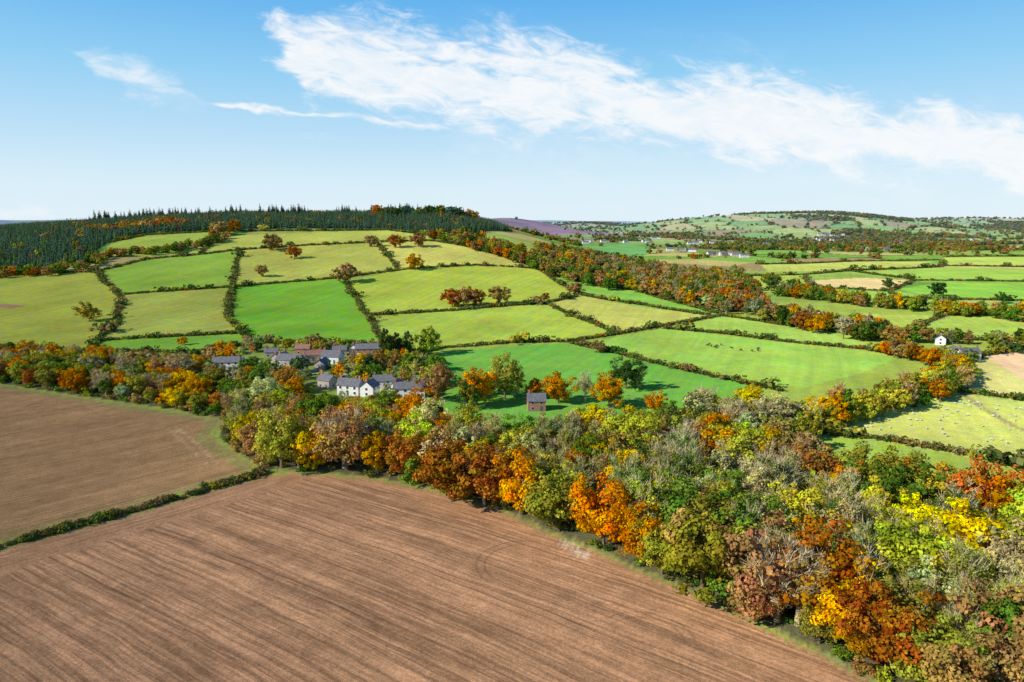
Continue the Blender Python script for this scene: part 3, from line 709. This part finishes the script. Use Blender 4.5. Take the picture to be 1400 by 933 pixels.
# ------------------------------------------------------------------ livestock
def animal(name,kind,graze):
    if kind=='sheep':
        hd=[(.50,0,.60,.12),(.60,0,.34,.09),(.68,0,.14,.055)] if graze else [(.52,0,.80,.12),(.62,0,.92,.09),(.77,0,.86,.055)]
        V=[(-.48,0,.66,.20),(0,0,.66,.28),(.33,0,.68,.22)]+hd;lw=.13;leg=.05
    else:
        hd=[(.60,0,.60,.13),(.72,0,.34,.10),(.78,0,.12,.07)] if graze else [(.60,0,.84,.13),(.72,0,.92,.10),(.90,0,.84,.07)]
        V=[(-.55,0,.70,.20),(0,0,.66,.25),(.38,0,.72,.21)]+hd;lw=.14;leg=.045
    E=[(0,1),(1,2),(2,3),(3,4),(4,5)]
    for s in(-1,1):
        b=len(V);V+=[(.30,s*lw,.45,.09),(.32,s*lw,.26,leg),(.30,s*lw,.02,leg*.9)];E+=[(2,b),(b,b+1),(b+1,b+2)]
        b=len(V);V+=[(-.40,s*lw,.46,.10),(-.52,s*lw,.27,leg),(-.47,s*lw,.02,leg*.9)];E+=[(0,b),(b,b+1),(b+1,b+2)]
        b=len(V);V+=[(V[4][0]-.03,s*.12,V[4][2]+.05,.03)];E+=[(4,b)]
    b=len(V);V+=[(-.66,0,.60,.04),(-.68,0,.40,.03)];E+=[(0,b),(b,b+1)]
    me=bpy.data.meshes.new(name);me.from_pydata([v[:3] for v in V],E,[]);o=bpy.data.objects.new(name,me);scene.collection.objects.link(o)
    o.modifiers.new('s','SKIN');o.modifiers.new('b','SUBSURF').levels=1
    for i,v in enumerate(V):
        me.skin_vertices[0].data[i].radius=(v[3],v[3])
    me.skin_vertices[0].data[1].use_root=True
    dg=bpy.context.evaluated_depsgraph_get();r=bpy.data.meshes.new_from_object(o.evaluated_get(dg));r.name=name
    bpy.data.objects.remove(o)
    r.materials.clear()
    if kind=='sheep': r.materials.append(simple('wool',(.72,.69,.58),.9,.1,6.));r.materials.append(simple('sheep_face',(.6,.55,.48),.8,.1))
    else: r.materials.append(simple('cow_hide',(.05,.035,.03),.7,.4,1.2));r.materials.append(simple('cow_leg',(.06,.04,.035),.7,.2))
    for p in r.polygons:
        c=p.center;p.material_index=1 if (c.z<.38 or c.x>.56) else 0;p.use_smooth=True
    return r
SH=[animal('sheep','sheep',g_) for g_ in(True,False)];CW=[animal('cow','cow',g_) for g_ in(True,False)]
def herd(P,n,ms,nm,sc):
    W=GL(P);xs=[p[0] for p in W];ys=[p[1] for p in W];c=0
    while c<n:
        x=random.uniform(min(xs),max(xs));y=random.uniform(min(ys),max(ys))
        if not inpoly(np.array([x]),np.array([y]),W)[0]: continue
        o=bpy.data.objects.new(nm,random.choice(ms));scene.collection.objects.link(o);o.location=(x,y,float(hz(x,y)));s=sc*random.uniform(.9,1.1);o.scale=(s,s,s);o.rotation_euler=(0,0,random.uniform(0,6.28));c+=1
herd([(1200,562),(1290,545),(1400,560),(1400,612),(1260,598),(1180,590)],60,SH,'sheep',.85)
herd([(960,470),(1040,470),(1060,484),(985,484)],12,CW,'cow',1.5)
herd([(150,440),(300,430),(300,455),(170,460)],7,SH,'sheep',.9)

# ------------------------------------------------------------------ sky, sun, camera
SEL=math.radians(32)
sd=np.array([-.89,-.45]);sd/=np.linalg.norm(sd)
az=math.atan2(sd[0],sd[1])
w=bpy.data.worlds.new('World');scene.world=w;w.use_nodes=True;nt=w.node_tree;nt.nodes.clear()
sky=nd(nt,'ShaderNodeTexSky',sky_type='NISHITA');sky.sun_disc=False;sky.sun_elevation=SEL;sky.sun_rotation=az;sky.altitude=100;sky.air_density=1.;sky.dust_density=.6;sky.ozone_density=2.
tc=nd(nt,'ShaderNodeTexCoord');sep=nd(nt,'ShaderNodeSeparateXYZ',{0:tc.outputs['Generated']})
dy=M(nt,'MAXIMUM',sep.outputs[1],.05)
X0=M(nt,'DIVIDE',sep.outputs[0],dy);Z0=M(nt,'DIVIDE',sep.outputs[2],dy)
v0=nd(nt,'ShaderNodeCombineXYZ',{0:M(nt,'MULTIPLY',X0,3.),1:M(nt,'ADD',M(nt,'MULTIPLY',Z0,8.),M(nt,'MULTIPLY',X0,1.1))}).outputs[0]
wp=nd(nt,'ShaderNodeTexNoise',{'Vector':v0,'Scale':1.9,'Detail':4.,'Roughness':.6});wps=nd(nt,'ShaderNodeSeparateColor',{0:wp.outputs['Color']})
Xc=M(nt,'ADD',X0,M(nt,'MULTIPLY',M(nt,'SUBTRACT',wps.outputs[0],.5),.22))
Zc=M(nt,'ADD',Z0,M(nt,'MULTIPLY',M(nt,'SUBTRACT',wps.outputs[1],.5),.075))
n1=nd(nt,'ShaderNodeTexNoise',{'Vector':v0,'Scale':1.5,'Detail':6.,'Roughness':.6,'Distortion':.5}).outputs[0]
n2=nd(nt,'ShaderNodeTexNoise',{'Vector':v0,'Scale':5.5,'Detail':6.,'Roughness':.68,'Distortion':.8}).outputs[0]
def band(x0,z0,x1,z1,w0,w1,soft,amp,e0=.12,e1=.2):
    sl=(z1-z0)/(x1-x0)
    zl=M(nt,'MULTIPLY_ADD',Xc,sl,z0-sl*x0)
    ww=MR(nt,Xc,x0,x1,w0,w1)
    dist=M(nt,'DIVIDE',M(nt,'ABSOLUTE',M(nt,'SUBTRACT',Zc,zl)),ww)
    endf=M(nt,'MAXIMUM',MR(nt,Xc,x0+.02,x0-e0,0,3.),MR(nt,Xc,x1,x1+e1,0,3.))
    dist=M(nt,'ADD',dist,endf)
    nn=M(nt,'ADD',M(nt,'MULTIPLY',M(nt,'SUBTRACT',n1,.5),amp),M(nt,'MULTIPLY',M(nt,'SUBTRACT',n2,.5),amp*.7))
    return MR(nt,M(nt,'SUBTRACT',M(nt,'ADD',1.,nn),dist),-.3,soft,0,1,True)
m1=band(-.32,.224,.85,.072,.064,.047,.66,2.6)
m2=band(-.40,.152,-.12,.130,.0035,.008,1.4,2.2,.05,.1)
m3=M(nt,'MULTIPLY',band(-.60,.225,-.48,.182,.014,.030,1.8,3.4),.75)
m4=M(nt,'MULTIPLY',band(-.85,.016,-.66,.016,.010,.008,1.6,2.4,.1,.1),.5)
m5=M(nt,'MULTIPLY',band(-.1,.15,.9,.06,.11,.08,2.6,3.),.5)
mk=M(nt,'MAXIMUM',M(nt,'MAXIMUM',M(nt,'MAXIMUM',m1,m2),M(nt,'MAXIMUM',m3,m4)),m5)
mk=M(nt,'MULTIPLY',mk,MR(nt,n2,.32,.60,.74,1.))
cr=nd(nt,'ShaderNodeValToRGB',{0:M(nt,'MAXIMUM',sep.outputs[2],0.)})
stops=[(0.,(228,244,253)),(.05,(218,241,253)),(.11,(190,227,251)),(.19,(148,210,248)),(.28,(102,182,242)),(.42,(46,118,198)),(1.,(24,78,160))]
e=cr.color_ramp.elements
while len(e)<len(stops): e.new(.5)
for el,(p_,c_) in zip(e,stops): el.position=p_;el.color=srgb(*c_)+(1,)
base=MIX(nt,1.,cr.outputs[0],(9.9,9.9,9.9),'MULTIPLY')
base=MIX(nt,.05,base,sky.outputs[0])
cc=MIX(nt,M(nt,'MULTIPLY',mk,.94),base,(9.5,9.65,9.8))
bg=nd(nt,'ShaderNodeBackground',{0:cc,1:.1})
nd(nt,'ShaderNodeOutputWorld',{0:bg.outputs[0]})
sun=bpy.data.lights.new('sun','SUN');sun.energy=5.;sun.angle=math.radians(.5);sun.color=(1,.95,.85)
so=bpy.data.objects.new('sun',sun);scene.collection.objects.link(so)
from mathutils import Vector
dv=Vector((sd[0]*math.cos(SEL),sd[1]*math.cos(SEL),math.sin(SEL)))
so.rotation_euler=dv.to_track_quat('Z','Y').to_euler();so.location=(0,0,300)
cam=bpy.data.cameras.new('camera');cam.lens=24;cam.sensor_width=36;cam.clip_start=1;cam.clip_end=30000
co=bpy.data.objects.new('camera',cam);scene.collection.objects.link(co);co.location=(0,0,CAMH);co.rotation_euler=(math.radians(90)-PITCH,0,0)
scene.camera=co
scene.view_settings.view_transform='Standard';scene.view_settings.look='None';scene.view_settings.exposure=0
